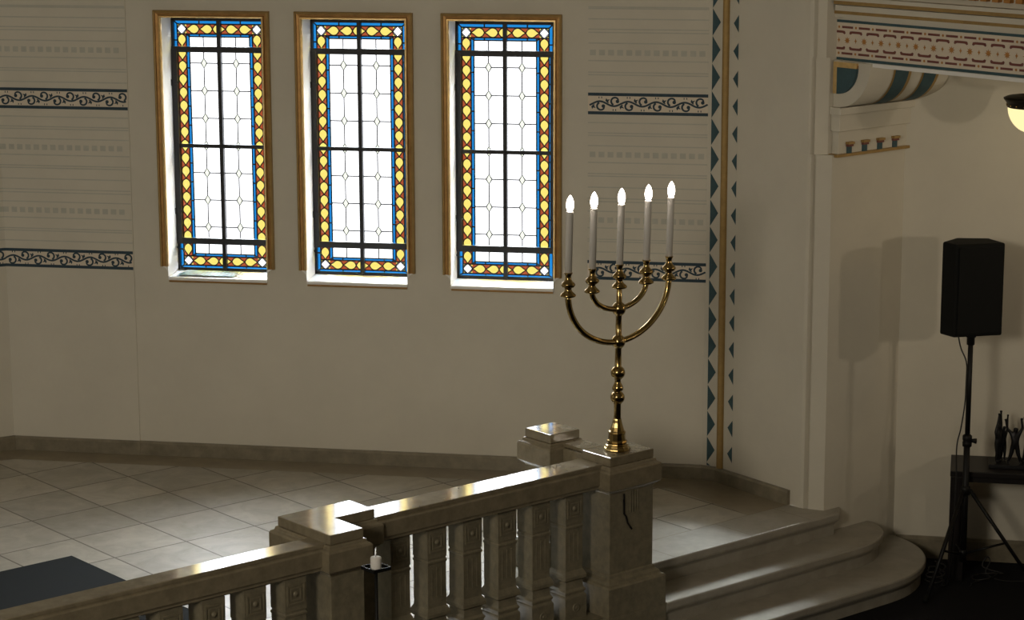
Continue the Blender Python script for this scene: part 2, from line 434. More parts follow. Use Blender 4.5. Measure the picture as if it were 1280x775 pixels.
# nave floor
mb = MB()
mb.face([P(-10.9, -4, -.45), P(8, -4, -.45), P(8, 16, -.45), P(-10.9, 16, -.45)], 'carpet')
struct(mb.build('floor_nave'))
mb = MB()
mb.face([P(-17.5, -4.2, ZC), P(8, -4.2, ZC), P(8, 16, ZC), P(-17.5, 16, ZC)], 'ceiling')
struct(mb.build('ceiling'))
mb = MB()
for a, b in (((8, -4), (8, 15)), ):
    mb.face([P(*a, -.45), P(*b, -.45), P(*b, ZC), P(*a, ZC)], 'plaster')
struct(mb.build('wall_nave_end', recalc=False))
mb = MB(); mb.face([P(-10.35, 15, -.47), P(8, 15, -.47), P(8, 15, ZC), P(-10.35, 15, ZC)], 'plaster'); struct(mb.build('wall_nave_right', recalc=False))
mb = MB(); mb.face([P(-10.35, -4, -.47), P(8, -4, -.47), P(8, -4, ZC), P(-10.35, -4, ZC)], 'plaster'); struct(mb.build('wall_nave_left', recalc=False))
ca, cb = ab_of(CORN[3])
mb = MB(); mb.face([P(-10.35, -4, -.47), P(-10.35, cb, -.47), P(-10.35, cb, ZC), P(-10.35, -4, ZC)], 'plaster')
mb.face([P(-10.35, cb, -.47), CORN[3] + Vector((0, 0, -.47)), CORN[3] + Vector((0, 0, ZC)), P(-10.35, cb, ZC)], 'plaster')
struct(mb.build('wall_nave_front', recalc=False))

# ------------------------------------------------------------------ baseboards of the apse
def skirt(name, fns):
    mb = MB(); prof = ((0, 0), (-.028, 0), (-.028, .085), (-.020, .100), (0, .100))
    for fn, u0, u1 in fns:
        mb.extr([fn(u0, z, d) for d, z in prof], [fn(u1, z, d) for d, z in prof], 'base_stone')
    return struct(mb.build(name))
skirt('baseboard_left', [(Fl, -5, .014)])
skirt('baseboard_back', [(W, -.012, .952), (lambda u, z, d: W(u, z, d + .004), .952, 4.2), (lambda u, z, d: W(u, z, d - PROJ), 4.2, UW - .005)])
skirt('baseboard_right', [(Cw, -.006, CL + .004), (Sw, -.004, SL - .095)])

# ------------------------------------------------------------------ painted stripes
def scroll(mb, fn, u0, u1, zc, m, d, flip=1, ph=0.0):
    per = .192; amp = .016
    n = int((u1 - u0) / .006)
    pts = [(u0 + (u1 - u0) * i / n, zc + amp * sin(2 * PI * (u0 + (u1 - u0) * i / n - ph) / per)) for i in range(n + 1)]
    ribbon(mb, pts, .0125, fn, m, d)
    k0 = int((u0 - ph) / (per / 2)) - 1; k1 = int((u1 - ph) / (per / 2)) + 1
    for k in range(k0, k1 + 1):
        # curl on the hollow side of each half wave
        s = -1 if k % 2 == 0 else 1
        xc = ph + (k + .5) * per / 2
        cx, cz = xc - flip * .012, zc + s * .020
        sp = []
        for i in range(17):
            t = i / 16; r = .034 * (1 - t) ** .8 + .013 * t; an = (s * (-.35) * PI + s * 1.45 * PI * t)
            sp.append((cx + flip * r * cos(an), cz + r * sin(an) * .9))
        sp = [q for q in sp]
        if min(q[0] for q in sp) > u0 and max(q[0] for q in sp) < u1:
            ribbon(mb, sp, [.0135 - .003 * (i / 16) for i in range(17)], fn, m, d)
            disc(mb, sp[-1][0], sp[-1][1], .0125, fn, m, d)
            bx = xc + flip * .034
            lf = [(bx, zc + s * .004), (bx + flip * .004, zc + s * .016), (bx - flip * .008, zc + s * .031), (bx + flip * .010, zc + s * .027), (bx + flip * .018, zc + s * .038), (bx + flip * .024, zc + s * .020), (bx + flip * .010, zc + s * .006)]
            if max(q[0] for q in lf) < u1 and min(q[0] for q in lf) > u0: mb.face([fn(a, z, d) for a, z in lf], m)
        for q in (-.009, .009):
            x = xc + per * .02 + q
            if u0 + .01 < x < u1 - .01: quad(mb, x - .003, x + .003, zc - s * .048, zc - s * .036, fn, m, d)
LINES = [3.52, 3.44, 3.375, 3.36, 3.242, 3.232, 3.162, 3.093, 3.072, 3.0, 2.882, 2.804, 2.787, 2.709, 2.463, 2.393, 2.376, 2.306, 2.191, 2.115, 2.098, 2.021, 1.945, 1.923, 1.856, 1.741, 1.663, 1.647, 1.575]
SQ = [2.937, 2.246, 1.796]
def painted_panel(name, segs, dz, flip):
    mb = MB()
    for fn, u0, u1, d0 in segs:
        for z in LINES:
            quad(mb, u0, u1, z + dz - .004, z + dz + .004, fn, 'faint', d0 - .0015)
        for z in SQ:
            u = u0 + .012
            while u + .04 < u1:
                quad(mb, u, u + .040, z + dz - .019, z + dz + .019, fn, 'faint', d0 - .0015); u += .0615
        for z0, z1 in ((2.519, 2.666), (1.382, 1.516)):
            zz0, zz1 = z0 + dz, z1 + dz
            quad(mb, u0, u1, zz0, zz1, fn, 'stripe_ground', d0 - .001)
            quad(mb, u0, u1, zz0, zz0 + .021, fn, 'navy', d0 - .002)
            quad(mb, u0, u1, zz1 - .021, zz1, fn, 'navy', d0 - .002)
            scroll(mb, fn, u0 + .01, u1 - .01, (zz0 + zz1) / 2, 'navy', d0 - .002, flip)
    return struct(mb.build(name))
painted_panel('trim_6', [(W, -.022, .941, -PROJ), (Fl, -1.6, -.002, 0)], -.032, 1)
painted_panel('trim_7', [(W, 4.192, UW + .012, -PROJ)], 0, -1)

# strip of triangles with the gilded bead
mb = MB(); pt = .1835
z = .125 - pt
while z < 4.2:
    z0 = max(z, .103)
    mb.face([Cw(.032, z0, -.002), Cw(.092, z + pt * .5, -.002), Cw(.032, z + pt * .985, -.002)] if z > .1 else [Cw(.032, .103, -.002), Cw(.092 - .0, .103, -.002), Cw(.092, z + pt * .5, -.002), Cw(.032, z + pt * .985, -.002)] if z + pt * .5 > .11 else [Cw(.032, .103, -.002), Cw(.06, .103, -.002), Cw(.032, z + pt * .985, -.002)], 'teal')
    if z > .05: mb.face([Sw(.148, z + pt * .18, -.002), Sw(.148, z + pt * .82, -.002), Sw(.098, z + pt * .5, -.002)], 'teal')
    z += pt
struct(mb.build('trim_8'))
mb = MB()
mb.extr([Sw(u, .1, d) for u, d in ((.0, .0), (.0, -.012), (.012, -.012), (.012, .0))], [Sw(u, ZC, d) for u, d in ((.0, .0), (.0, -.012), (.012, -.012), (.012, .0))], 'gilt_dark')
prof = [(.030 + .026 * cos(t), -.030 * sin(t)) for t in [PI * k / 10 for k in range(11)]]
mb.extr([Sw(u, .1, d) for u, d in prof], [Sw(u, ZC, d) for u, d in prof], 'gold_paint')
struct(mb.build('trim_9', bevel=0))

# ------------------------------------------------------------------ windows
DG = 0.235
def window(idx, u0, u1):
    root = bpy.data.objects.new('window_%d' % idx, None); COL.objects.link(root)
    root.location = W(u0, OZ0, 0); root['_o'] = tuple(W(u0, OZ0, 0)); root['kind'] = 'structure'
    def F(u, z, d=0.0): return W(u0 + u, z, d)
    w = u1 - u0
    # reveals
    mb = MB()
    mb.face([F(0, OZ0, 0), F(0, OZ0, T_WALL), F(0, OZ1, T_WALL), F(0, OZ1, 0)], 'plaster_white')
    mb.face([F(w, OZ0, 0), F(w, OZ1, 0), F(w, OZ1, T_WALL), F(w, OZ0, T_WALL)], 'plaster_white')
    mb.face([F(0, OZ1, 0), F(0, OZ1, T_WALL), F(w, OZ1, T_WALL), F(w, OZ1, 0)], 'plaster_white')
    mb.face([F(0, OZ0, 0), F(w, OZ0, 0), F(w, OZ0, T_WALL), F(0, OZ0, T_WALL)], 'plaster_white')
    mb.build('reveal', root, recalc=False)
    # sill
    mb = MB()
    prof = [(-.022, OZ0 - .022), (-.026, OZ0 - .010), (-.024, OZ0), (DG + .02, OZ0 + .010), (DG + .02, OZ0 - .022)]
    mb.extr([F(.001, z, d) for d, z in prof], [F(w - .001, z, d) for d, z in prof], 'plaster_white')
    mb.extr([F(.004, z, d) for d, z in ((0, OZ0 - .036), (-.018, OZ0 - .036), (-.020, OZ0 - .022), (0, OZ0 - .022))], [F(w - .004, z, d) for d, z in ((0, OZ0 - .036), (-.018, OZ0 - .036), (-.020, OZ0 - .022), (0, OZ0 - .022))], 'gilt_dark')  # brown strip coloured in for the shadow line under the sill
    mb.build('sill', root)
    # concave white stops under the gilt frame
    mb = MB()
    for s in (0, 1):
        X = (lambda x: x) if s == 0 else (lambda x: w - x)
        arcp = [(X(-.052 + .052 * sin(t)), 1.310 + .075 - .060 + .060 * cos(t)) for t in [PI / 2 * k / 8 for k in range(9)]]
        arcp = [(X(-.052 + .052 * sin(t)), 1.385 - .060 * (1 - cos(t))) for t in [PI / 2 * k / 8 for k in range(9)]]
        poly = [(X(0), 1.385)] + arcp + [(X(0), 1.312)]
        mb.extr([F(x, z, .002) for x, z in poly], [F(x, z, -.020) for x, z in poly], 'plaster_white')
    mb.build('frame_stop', root)
    # gilt frame, mitred
    mb = MB()
    ring = [(.000, .004), (.000, -.020), (.006, -.026), (.013, -.026), (.017, -.017), (.020, -.013), (.038, -.015), (.040, -.028), (.047, -.030), (.055, -.024), (.056, .0)]
    mats = ['gilt', 'gilt', 'gilt', 'gilt', 'gilt_dark', 'gilt_dark', 'gilt_dark', 'gold_paint', 'gold_paint', 'gold_paint']
    zb = 1.385
    for k in range(len(ring) - 1):
        (g0, d0), (g1, d1) = ring[k], ring[k + 1]
        rows = []
        for g, d in ((g0, d0), (g1, d1)):
            rows.append([F(-g, zb, d), F(-g, OZ1 + g * .9, d), F(w + g, OZ1 + g * .9, d), F(w + g, zb, d)])
        mb.grid(rows, mats[k], False)
    for s in (0, 1):
        mb.face([F(-g if s == 0 else w + g, zb, d) for g, d in ring], 'gilt_dark')
    mb.build('gilt_frame', root)
    # --- stained glass: non overlapping pieces; cx = centre line
    cx = .345
    def mir(x): return 2 * cx - x
    zt, zbm = 3.101, 1.337                      # outer edge of glass
    t_b, t_i, t_c = 3.074, 3.004, 2.985
    b_b, b_i, b_c = 1.352, 1.419, 1.438
    l_o, l_b, l_i, l_c = .012, .040, .105, .127
    gl = MB(); ld = MB()
    def G(x, z, d=0.0): return F(x, z, DG + d)
    def gp(pts, m): gl.face([G(x, z) for x, z in pts], m)
    def lead(pts, wd=.005, closed=False): ribbon(ld, pts, wd * (1.9 if wd > .004 else 2.5), G, 'lead', -.004, closed)
    def rect(x0, x1, z0, z1, m): gp([(x0, z0), (x1, z0), (x1, z1), (x0, z1)], m)
    # blue outer border
    for s in (0, 1):
        X = (lambda x: x) if s == 0 else mir
        gp([(X(l_o), zbm), (X(l_b), b_b), (X(l_b), t_b), (X(l_o), zt)], 'g_blue')
        gp([(X(l_i), b_i), (X(l_c), b_c), (X(l_c), t_c), (X(l_i), t_i)], 'g_blue')
        for x in (l_b, l_i, l_c): lead([(X(x), b_b if x == l_b else b_i), (X(x), t_b if x == l_b else t_i)])
        z = 1.55
        while z < 2.95:
            lead([(X(l_i), z), (X(l_c), z)]); lead([(X(l_o), z + .06), (X(l_b), z + .06)]); z += .135
        lead([(X(l_o), zt), (X(l_b), t_b)]); lead([(X(l_o), zbm), (X(l_b), b_b)]); lead([(X(l_i), t_i), (X(l_c), t_c)]); lead([(X(l_i), b_i), (X(l_c), b_c)])
    gp([(l_o, zt), (l_b, t_b), (mir(l_b), t_b), (mir(l_o), zt)], 'g_blue'); gp([(l_o, zbm), (mir(l_o), zbm), (mir(l_b), b_b), (l_b, b_b)], 'g_blue')
    gp([(l_i, t_i), (l_c, t_c), (mir(l_c), t_c), (mir(l_i), t_i)], 'g_blue'); gp([(l_i, b_i), (mir(l_i), b_i), (mir(l_c), b_c), (l_c, b_c)], 'g_blue')
    for z, x in ((t_b, l_b), (t_i, l_i), (t_c, l_c), (b_b, l_b), (b_i, l_i), (b_c, l_c)): lead([(x, z), (mir(x), z)])
    for x in (.20, .53 - .07 * 0 - .03): 
        for z0, z1 in ((zt, t_b), (t_i, t_c), (zbm, b_b), (b_i, b_c)): lead([(x, z0), (x, z1)])
    # drops
    HW = [0, .16, .34, .58, .80, .92, .95, .90, .78, .52, .0]
    def drop_cell(f, wd, hh):
        """f(s,t) maps cell coords: s across 0..wd, t along 0..hh, tip at t=0"""
        Lc = [(wd / 2 - HW[k] * wd / 2 * .97, hh * k / 10) for k in range(11)]; Rc = [(wd - x, t) for x, t in Lc]
        gp([f(x, t) for x, t in ([(0, 0)] + Lc + [(0, hh)])], 'g_red'); gp([f(x, t) for x, t in ([(wd, 0)] + Rc + [(wd, hh)])], 'g_red')
        gp([f(x, t) for x, t in (Lc + Rc[-2:0:-1])], 'g_yellow')
        lead([f(x, t) for x, t in Lc], .0042); lead([f(x, t) for x, t in Rc], .0042)
    nd = 17; hh = (t_i - b_i) / nd; wd = l_i - l_b
    for s in (0, 1):
        for k in range(nd):
            z0 = b_i + hh * k
            drop_cell((lambda a, t, z0=z0: (l_b + a, z0 + t)) if s == 0 else (lambda a, t, z0=z0: (mir(l_b + a), z0 + t)), wd, hh)
    span = mir(l_i) - l_i; nh = 5; hw_ = span / nh
    for zz0, zz1 in ((t_i, t_b), (b_b, b_i)):
        for k in range(nh):
            x0 = l_i + hw_ * k
            if k < 2.5 and k != 2: f = lambda a, t, x0=x0: (x0 + t, zz0 + a)
            else: f = lambda a, t, x0=x0: (x0 + hw_ - t, zz0 + a)
            drop_cell(f, zz1 - zz0, hw_)
    # corner squares: yellow spandrels round a white lozenge
    for s in (0, 1):
        X = (lambda x: x) if s == 0 else mir
        for z0, z1 in ((t_i, t_b), (b_b, b_i)):
            x0, x1 = X(l_b), X(l_i); xm = (x0 + x1) / 2; zm = (z0 + z1) / 2
            f = .62
            oc = [(xm + (x1 - x0) / 2 * a, zm + (z1 - z0) / 2 * b) for a, b in ((1, .32), (.32, 1), (-.32, 1), (-1, .32), (-1, -.32), (-.32, -1), (.32, -1), (1, -.32))]
            gp(oc, 'g_clear'); lead(oc, .0035, True)
            lead([(x0, zm), (xm, z1), (x1, zm), (xm, z0)], .0034, True)
            for (cxx, czz, i, j) in ((x1, z1, 0, 1), (x0, z1, 2, 3), (x0, z0, 4, 5), (x1, z0, 6, 7)): gp([(cxx, czz), oc[i], oc[j]], 'g_yellow')
            lead([(x0, z0), (x1, z0)], .004); lead([(x0, z1), (x1, z1)], .004)
    # clear quarries with lozenges
    DZ = [2.80 - .1945 * k for k in range(7)]; dxs = (.228, mir(.228) - 0.0)
    xl, xr = l_c, mir(l_c)
    xs = [xl, cx, xr]
    for j, dx in enumerate(dxs):
        a0, a1 = xs[j], xs[j + 1]
        zlist = [t_c] + DZ + [b_c]
        hw, hz = .0215, .035
        for k in range(len(zlist) - 1):
            zz1, zz0 = zlist[k], zlist[k + 1]
            top_d = k > 0; bot_d = k < len(zlist) - 2
            for sd in (0, 1):
                xo = a0 if sd == 0 else a1; sg = -1 if sd == 0 else 1
                pts = [(xo, zz1)]
                pts += [(dx + sg * hw, zz1), (dx, zz1 - hz)] if top_d else [(dx, zz1)]
                pts += [(dx, zz0 + hz), (dx + sg * hw, zz0)] if bot_d else [(dx, zz0)]
                pts += [(xo, zz0)]
                gp(pts, 'g_clear')
            lead([(dx, zz1 - (hz if top_d else 0)), (dx, zz0 + (hz if bot_d else 0))], .0032)
        for z in DZ:
            lo = [(dx, z - hz), (dx + hw, z), (dx, z + hz), (dx - hw, z)]
            gp(lo, 'g_pale'); lead(lo, .0036, True)
            lead([(a0, z), (dx - hw, z)], .0032); lead([(dx + hw, z), (a1, z)], .0032)
    g = gl.build('stained_glass', root, recalc=False)
    ld.build('lead_cames', root, recalc=False)
    # iron frame, mullion, bars, casement
    ib = MB()
    def bar(x0, x1, z0, z1, d0=-.022, d1=.012): ib.extr([G(x0, z0, d0), G(x1, z0, d0), G(x1, z1, d0), G(x0, z1, d0)], [G(x0, z0, d1), G(x1, z0, d1), G(x1, z1, d1), G(x0, z1, d1)], 'iron')
    bar(0, .016, OZ0, OZ1); bar(mir(.014), w, OZ0, OZ1); bar(.0, w, zt - .004, OZ1); bar(0, w, OZ0, zbm + .003)
    bar(cx - .0135, cx + .0135, OZ0, OZ1, -.028)
    bar(0, w, 2.878, 2.919, -.032); bar(.0, w, 2.203, 2.230, -.028); bar(0, w, 1.512, 1.556, -.034)
    bar(.0, .040, 1.53, 2.90, -.038); bar(mir(.026), w, 1.53, 2.90, -.038)
    ib.build('iron_bars', root)
    hb = MB()
    for z in (2.665, 1.75):
        hb.tube([G(-.0, z - .022, -.045), G(-.0, z + .022, -.045)], .010, 'iron', 8)
        hb.extr([G(-.002, z - .012, -.04), G(.05, z - .008, -.04), G(.05, z + .008, -.04), G(-.002, z + .012, -.04)], [G(-.002, z - .012, -.036), G(.05, z - .008, -.036), G(.05, z + .008, -.036), G(-.002, z + .012, -.036)], 'iron')
    hb.tube([G(.0, 1.49, -.04), G(.02, 1.475, -.052), G(.045, 1.478, -.052), G(.055, 1.465, -.05), G(.05, 1.455, -.045)], .006, 'iron', 8)
    hb.build('hinge_ironwork', root)
    # portal for the daylight
    ldt = bpy.data.lights.new('daylight_portal_%d' % idx, 'AREA'); ldt.shape = 'RECTANGLE'; ldt.size = w + .1; ldt.size_y = OZ1 - OZ0 + .1
    lo = bpy.data.objects.new('daylight_portal_%d' % idx, ldt); COL.objects.link(lo)
    c = W((u0 + u1) / 2, (OZ0 + OZ1) / 2, T_WALL + .02)
    mtx = Matrix((WD, Vector((0, 0, 1)), WN)).transposed().to_4x4()   # local -Z points into the room
    mtx = Matrix(((WD.x, 0, WN.x, c.x), (WD.y, 0, WN.y, c.y), (0, 1, 0, c.z), (0, 0, 0, 1)))
    lo.matrix_world = mtx
    ldt.cycles.is_portal = True
    return root
for i, (a, b) in enumerate(OPEN): window(i + 1, a, b)
# mint reflection with dark marks, painted as flat faces on the first sill
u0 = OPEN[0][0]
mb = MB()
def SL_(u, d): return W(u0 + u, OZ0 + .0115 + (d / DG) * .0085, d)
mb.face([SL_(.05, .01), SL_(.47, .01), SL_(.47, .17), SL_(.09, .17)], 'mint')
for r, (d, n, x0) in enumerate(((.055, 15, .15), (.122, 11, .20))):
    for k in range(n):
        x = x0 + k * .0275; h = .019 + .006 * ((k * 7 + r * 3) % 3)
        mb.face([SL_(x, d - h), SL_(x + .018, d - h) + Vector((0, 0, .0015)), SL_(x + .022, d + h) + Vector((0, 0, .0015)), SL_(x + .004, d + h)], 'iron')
tag(mb.build('sill_reflection', origin=SL_(.2, .05)), 'painted pale mint reflection with two rows of dark marks on the leftmost window sill', 'sheet')

# ------------------------------------------------------------------ steps
def step_path(a_nose, b_start, ca, cb, ea, eb, n=14):
    path = [(a_nose, b_start, 1, 0)]
    for k in range(n + 1):
        t = PI / 2 * k / n
        a = ca + ea * cos(t); b = cb + eb * sin(t)
        na, nb = cos(t) / ea, sin(t) / eb; l = math.hypot(na, nb)
        path.append((a, b, na / l, nb / l))
    return path
def step(label, path, z1, riser, backa, group):
    t = thing('stone_step', P(path[0][0] - .2, 10.3, z1 - riser), label, 'step', group)
    prof = [(-.030, z1 - riser), (-.030, z1 - .085), (-.022, z1 - .070), (-.006, z1 - .055), (0, z1 - .040), (0, z1 - .010), (-.004, z1 - .003), (-.010, z1)]
    mb = MB(); mb.sweep_ab(path, prof, 'step_stone')
    top = [(a - na * .010, b - nb * .010) for a, b, na, nb in path]
    mb.face([P(a, b, z1) for a, b in top] + [P(backa, top[-1][1], z1), P(backa, top[0][1], z1)], 'step_stone')
    # end face at the start
    s = path[0]
    mb.face([P(s[0] + o, s[1], z) for o, z in prof] + [P(backa, s[1], z1), P(backa, s[1], z1 - riser)], 'step_stone')
    mb.build('tread', t)
    return t
G_ST = 'stone steps up to the platform'
# uppermost: straight nosing with a mitred end
t = thing('stone_step', P(-10.4, 10.3, -.15), 'uppermost pale stone step edging the tiled platform, with squared right end', 'step', G_ST)
prof = [(-.030, -.15), (-.030, -.085), (-.022, -.070), (-.006, -.055), (0, -.040), (0, -.010), (-.004, -.003), (-.010, 0)]
mb = MB()
path = [(NOSE, 9.60, 1, 0), (NOSE, 11.425, .9, .75), (-10.345, 11.535, .75, .9)]
mb.sweep_ab(path, prof, 'step_stone')
mb.face([P(NOSE - .01, 9.60, 0), P(NOSE - .01, 11.42, 0), P(-10.345, 11.525, 0), P(-10.349, 11.41, 0), P(-10.44, 11.345, 0), P(-10.50, 11.313, 0), P(FR, 11.313, 0), P(FR, 9.0, 0), P(-10.30, 9.0, 0), P(-10.30, 9.60, 0)], 'step_stone')
for b0_, b1_, a0_, a1_ in ((9.60, 11.30, FR - .003, FR + .004), (9.93, 9.936, FR, NOSE - .012), (10.62, 10.626, FR, NOSE - .012), (11.16, 11.166, FR, NOSE - .012)):
    mb.face([P(a0_, b0_, .0012), P(a1_, b0_, .0012), P(a1_, b1_, .0012), P(a0_, b1_, .0012)], 'base_stone')
mb.build('tread', t)
step('middle stone step, narrower than the lowest, with rounded right end by the wall', step_path(-9.97, 9.60, -10.35, 11.32, .38, .50), -.15, .15, -10.345, G_ST)
step('lowest stone step, broadest of the three, rounded end meeting dark nave floor', step_path(-9.655, 9.62, -10.35, 11.30, .695, .775), -.30, .15, -10.345, G_ST)

# ------------------------------------------------------------------ balustrade
def offs(poly, o):
    """outset a rectilinear polygon (A,B), counter-clockwise or clockwise"""
    n = len(poly); area = sum(poly[i][0] * poly[(i + 1) % n][1] - poly[(i + 1) % n][0] * poly[i][1] for i in range(n)); sg = 1 if area > 0 else -1
    out = []
    for i in range(n):
        p, q, r = poly[i - 1], poly[i], poly[(i + 1) % n]
        def nr(a, b):
            dx, dy = b[0] - a[0], b[1] - a[1]; l = math.hypot(dx, dy); return (dy / l * sg, -dx / l * sg)
        n1, n2 = nr(p, q), nr(q, r)
        out.append((q[0] + o * (n1[0] + n2[0]), q[1] + o * (n1[1] + n2[1])))
    return out
def lay(mb, poly, prof, m):
    rows = [[P(a, b, z) for a, b in offs(poly, o)] for o, z in prof]
    mb.grid(rows, m, False, True)
    mb.face(rows[0], m); mb.face(rows[-1], m)
def post(label, poly, zt, zb, plinth=True, entab=.036):
    ca = sum(p[0] for p in poly) / len(poly); cb = sum(p[1] for p in poly) / len(poly)
    t = thing('newel_post', P(ca, cb, zb), label, 'post', 'stone newel posts')
    mb = MB(); lay(mb, poly, [(-.002, zt - .055), (0, zt - .050), (0, zt - .004), (-.003, zt)], 'rail_stone'); mb.build('cap', t, bevel=.003)
    mb = MB(); lay(mb, poly, [(.0, zt - .228), (.006, zt - .212), (.018, zt - .208), (.024, zt - .200), (entab, zt - .192), (entab, zt - .090), (entab - .006, zt - .080), (.014, zt - .074), (.012, zt - .062), (.008, zt - .055)], 'rail_stone'); mb.build('frieze_block', t, bevel=.004)
    mb = MB(); lay(mb, poly, [(-.001, zb + .24 if plinth else zb), (-.001, zt - .225)], 'balu_stone'); sh = mb.build('shaft', t, bevel=.003)
    if plinth:
        mb = MB(); lay(mb, poly, [(.058, zb + .0), (.058, zb + .175), (.050, zb + .186), (.034, zb + .192), (.030, zb + .208), (.012, zb + .222), (.008, zb + .238), (.0, zb + .245)], 'balu_stone'); mb.build('plinth', t, bevel=.003)
        if zb < -.1: mb = MB(); lay(mb, poly, [(.060, -.45), (.060, zb)], 'balu_stone'); mb.build('footing', t, bevel=.003)
    return t, sh
def rectp(a0, a1, b0, b1): return [(a0, b0), (a1, b0), (a1, b1), (a0, b1)]
post_m, sh_m = post('tall stone newel post by the steps carrying the brass candelabrum', rectp(-10.285, -10.037, 9.185, 9.535), .81, -.15)
mb = MB()
for pts in ([(9.295, .575), (9.297, .45), (9.315, .43)], [(9.315, .43), (9.325, .39), (9.36, .345)]):
    ribbon(mb, pts, .010, lambda b, z, d: P(-10.036 + .004, b, z), 'iron', 0)
    ribbon(mb, pts, .010, lambda b, z, d: P(-10.036 - .002, b, z), 'iron', 0)
for b in (9.345, 9.365, 9.385, 9.405): mb.box_ab(-10.037, -10.033, b, b + .006, .40 if False else .45, .585, 'balu_stone')
mb.build('shaft_lines', post_m)  # thin dark strips and stone ribs laid on the shaft's front face
post_2, _ = post('stone newel post with stepped L-shaped cap between the two railing runs', [(-10.33, 7.03), (-9.85, 7.03), (-9.85, 7.25), (-10.10, 7.25), (-10.10, 7.51), (-10.33, 7.51)], .81, -.15)
post_4, _ = post('short square newel post set back behind the candelabrum post on the platform', rectp(-10.73, -10.495, 9.12, 9.352), .87, 0.0)

def baluster_mesh(parent):
    o = Vector((0, 0, 0)); mb = MB()
    hw = .070
    prof = [(.083, -.15), (.083, -.020), (.080, -.010), (.074, -.004), (.074, .006), (.080, .012), (.080, .022), (.070, .034), (.066, .060), (.064, .078), (.082, .092), (.083, .110), (.079, .122), (.066, .145), (.0645, .170), (.0655, .190), (.065, .39), (.065, .398), (.069, .404), (.069, .414), (.064, .420), (.064, .428), (.0675, .432), (.0675, .607)]
    rows = [[AV * (sx * w) + BV * (sy * w) + Vector((0, 0, z)) for sx, sy in ((1, -1), (1, 1), (-1, 1), (-1, -1))] for w, z in prof]
    mb.grid(rows, 'balu_stone', False, True); mb.face(rows[0], 'balu_stone'); mb.face(rows[-1], 'balu_stone')
    for s in (1, -1):
        f = s * .0675
        # raised square frame with a rosette
        def Q(b, z, d): return AV * (f + s * d) + BV * b + Vector((0, 0, z))
        for r0, r1, h in ((.056, .046, .006), (.036, .027, .005)):
            zc = .522
            for (x0, x1, z0, z1) in ((-r0, r0, zc + r1, zc + r0), (-r0, r0, zc - r0, zc - r1), (-r0, -r1, zc - r1, zc + r1), (r1, r0, zc - r1, zc + r1)):
                mb.extr([Q(x0, z0, -.002), Q(x1, z0, -.002), Q(x1, z1, -.002), Q(x0, z1, -.002)], [Q(x0, z0, h), Q(x1, z0, h), Q(x1, z1, h), Q(x0, z1, h)], 'balu_stone')
        mb.lathe(AV * f + Vector((0, 0, .522)), [(.016, 0), (.015, .005), (.008, .009), (0, .010)], 'balu_stone', 10, axis=AV * s)
        mb.lathe(AV * (s * .083) + Vector((0, 0, -.082)), [(.026, 0), (.025, .006), (.020, .006), (.018, .003), (.010, .008), (0, .010)], 'balu_stone', 14, axis=AV * s)
        # fluting ridges down the shaft
        for b in (-.034, 0, .034):
            mb.extr([Q(b - .006, .20, -.006), Q(b + .006, .20, -.006), Q(b + .006, .38, -.006), Q(b - .006, .38, -.006)], [Q(b - .004, .205, .000), Q(b + .004, .205, .000), Q(b + .004, .375, .000), Q(b - .004, .375, .000)], 'balu_stone')
    o = mb.build('baluster', None, origin=(0, 0, 0)); o.parent = parent
    return o
BAL = None
def section(label, ac, b0, b1, zt, balb, wid=.19):
    global BAL
    t = thing('balustrade_section', P(ac, (b0 + b1) / 2, -.15), label, 'railing', 'stone balustrade runs')
    w = wid / 2
    # handrail: polished slab over a moulded fascia
    slab = [(-w + .004, zt), (-w, zt - .004), (-w, zt - .020), (w, zt - .020), (w, zt - .004), (w - .004, zt)]
    mb = MB(); mb.extr([P(ac + a, b0, z) for a, z in slab], [P(ac + a, b1, z) for a, z in slab], 'rail_stone'); mb.build('handrail_top', t)
    f = w + .016
    half = [(f - .028, zt - .020), (f - .004, zt - .028), (f, zt - .036), (f, zt - .118), (f - .006, zt - .124), (f - .012, zt - .132), (f - .012, zt - .142), (f - .028, zt - .153)]
    fas = half + [(-a, z) for a, z in half[::-1]]
    mb = MB(); mb.extr([P(ac + a, b0, z) for a, z in fas], [P(ac + a, b1, z) for a, z in fas], 'rail_stone'); mb.build('handrail_fascia', t)
    mb = MB(); mb.box_ab(ac - .17, ac + .17, b0 + .062, b1 - .062, -.45, -.15, 'balu_stone'); mb.build('base_course', t)
    for b in balb:
        if BAL is None: BAL = o = baluster_mesh(t)
        else: o = BAL.copy(); COL.objects.link(o); o.parent = t
        o.location = P(ac, b, 0) - Vector(t['_o'])
    return t
section('stone balustrade run between the L-capped post and the candelabrum post', -10.197, 7.515, 9.185, .76, [7.639 + .0665 + .2565 * k for k in range(6)])
section('stone balustrade run leaving the left edge, in front of the charcoal mat', -9.962, 4.6, 7.03, .76, [6.77 + .0665 - .2525 * k for k in range(9)], wid=.146)
t = thing('balustrade_section', P(-10.39, 9.28, 0), 'short polished stone rail joining the candelabrum post to the set-back post', 'railing', 'stone balustrade runs')
mb = MB(); mb.box_ab(-10.495, -10.285, 9.207, 9.352, .788, .81, 'rail_stone'); mb.build('handrail_top', t, bevel=.003)
mb = MB(); mb.box_ab(-10.495, -10.285, 9.188, 9.368, .66, .786, 'rail_stone'); mb.build('handrail_fascia', t, bevel=.006)
mb = MB(); mb.box_ab(-10.455, -10.32, 9.225, 9.33, .0, .66, 'balu_stone'); mb.build('panel', t, bevel=.004)

# ------------------------------------------------------------------ mat
mb = MB(); mb.box_ab(-12.69, -10.75, 4.6, 7.093, 0.0, .012, 'mat')
tag(mb.build('floor_mat', origin=P(-11.7, 5.8, 0), bevel=.004), 'large charcoal grey mat lying on the tiled platform behind the left railing', 'mat')

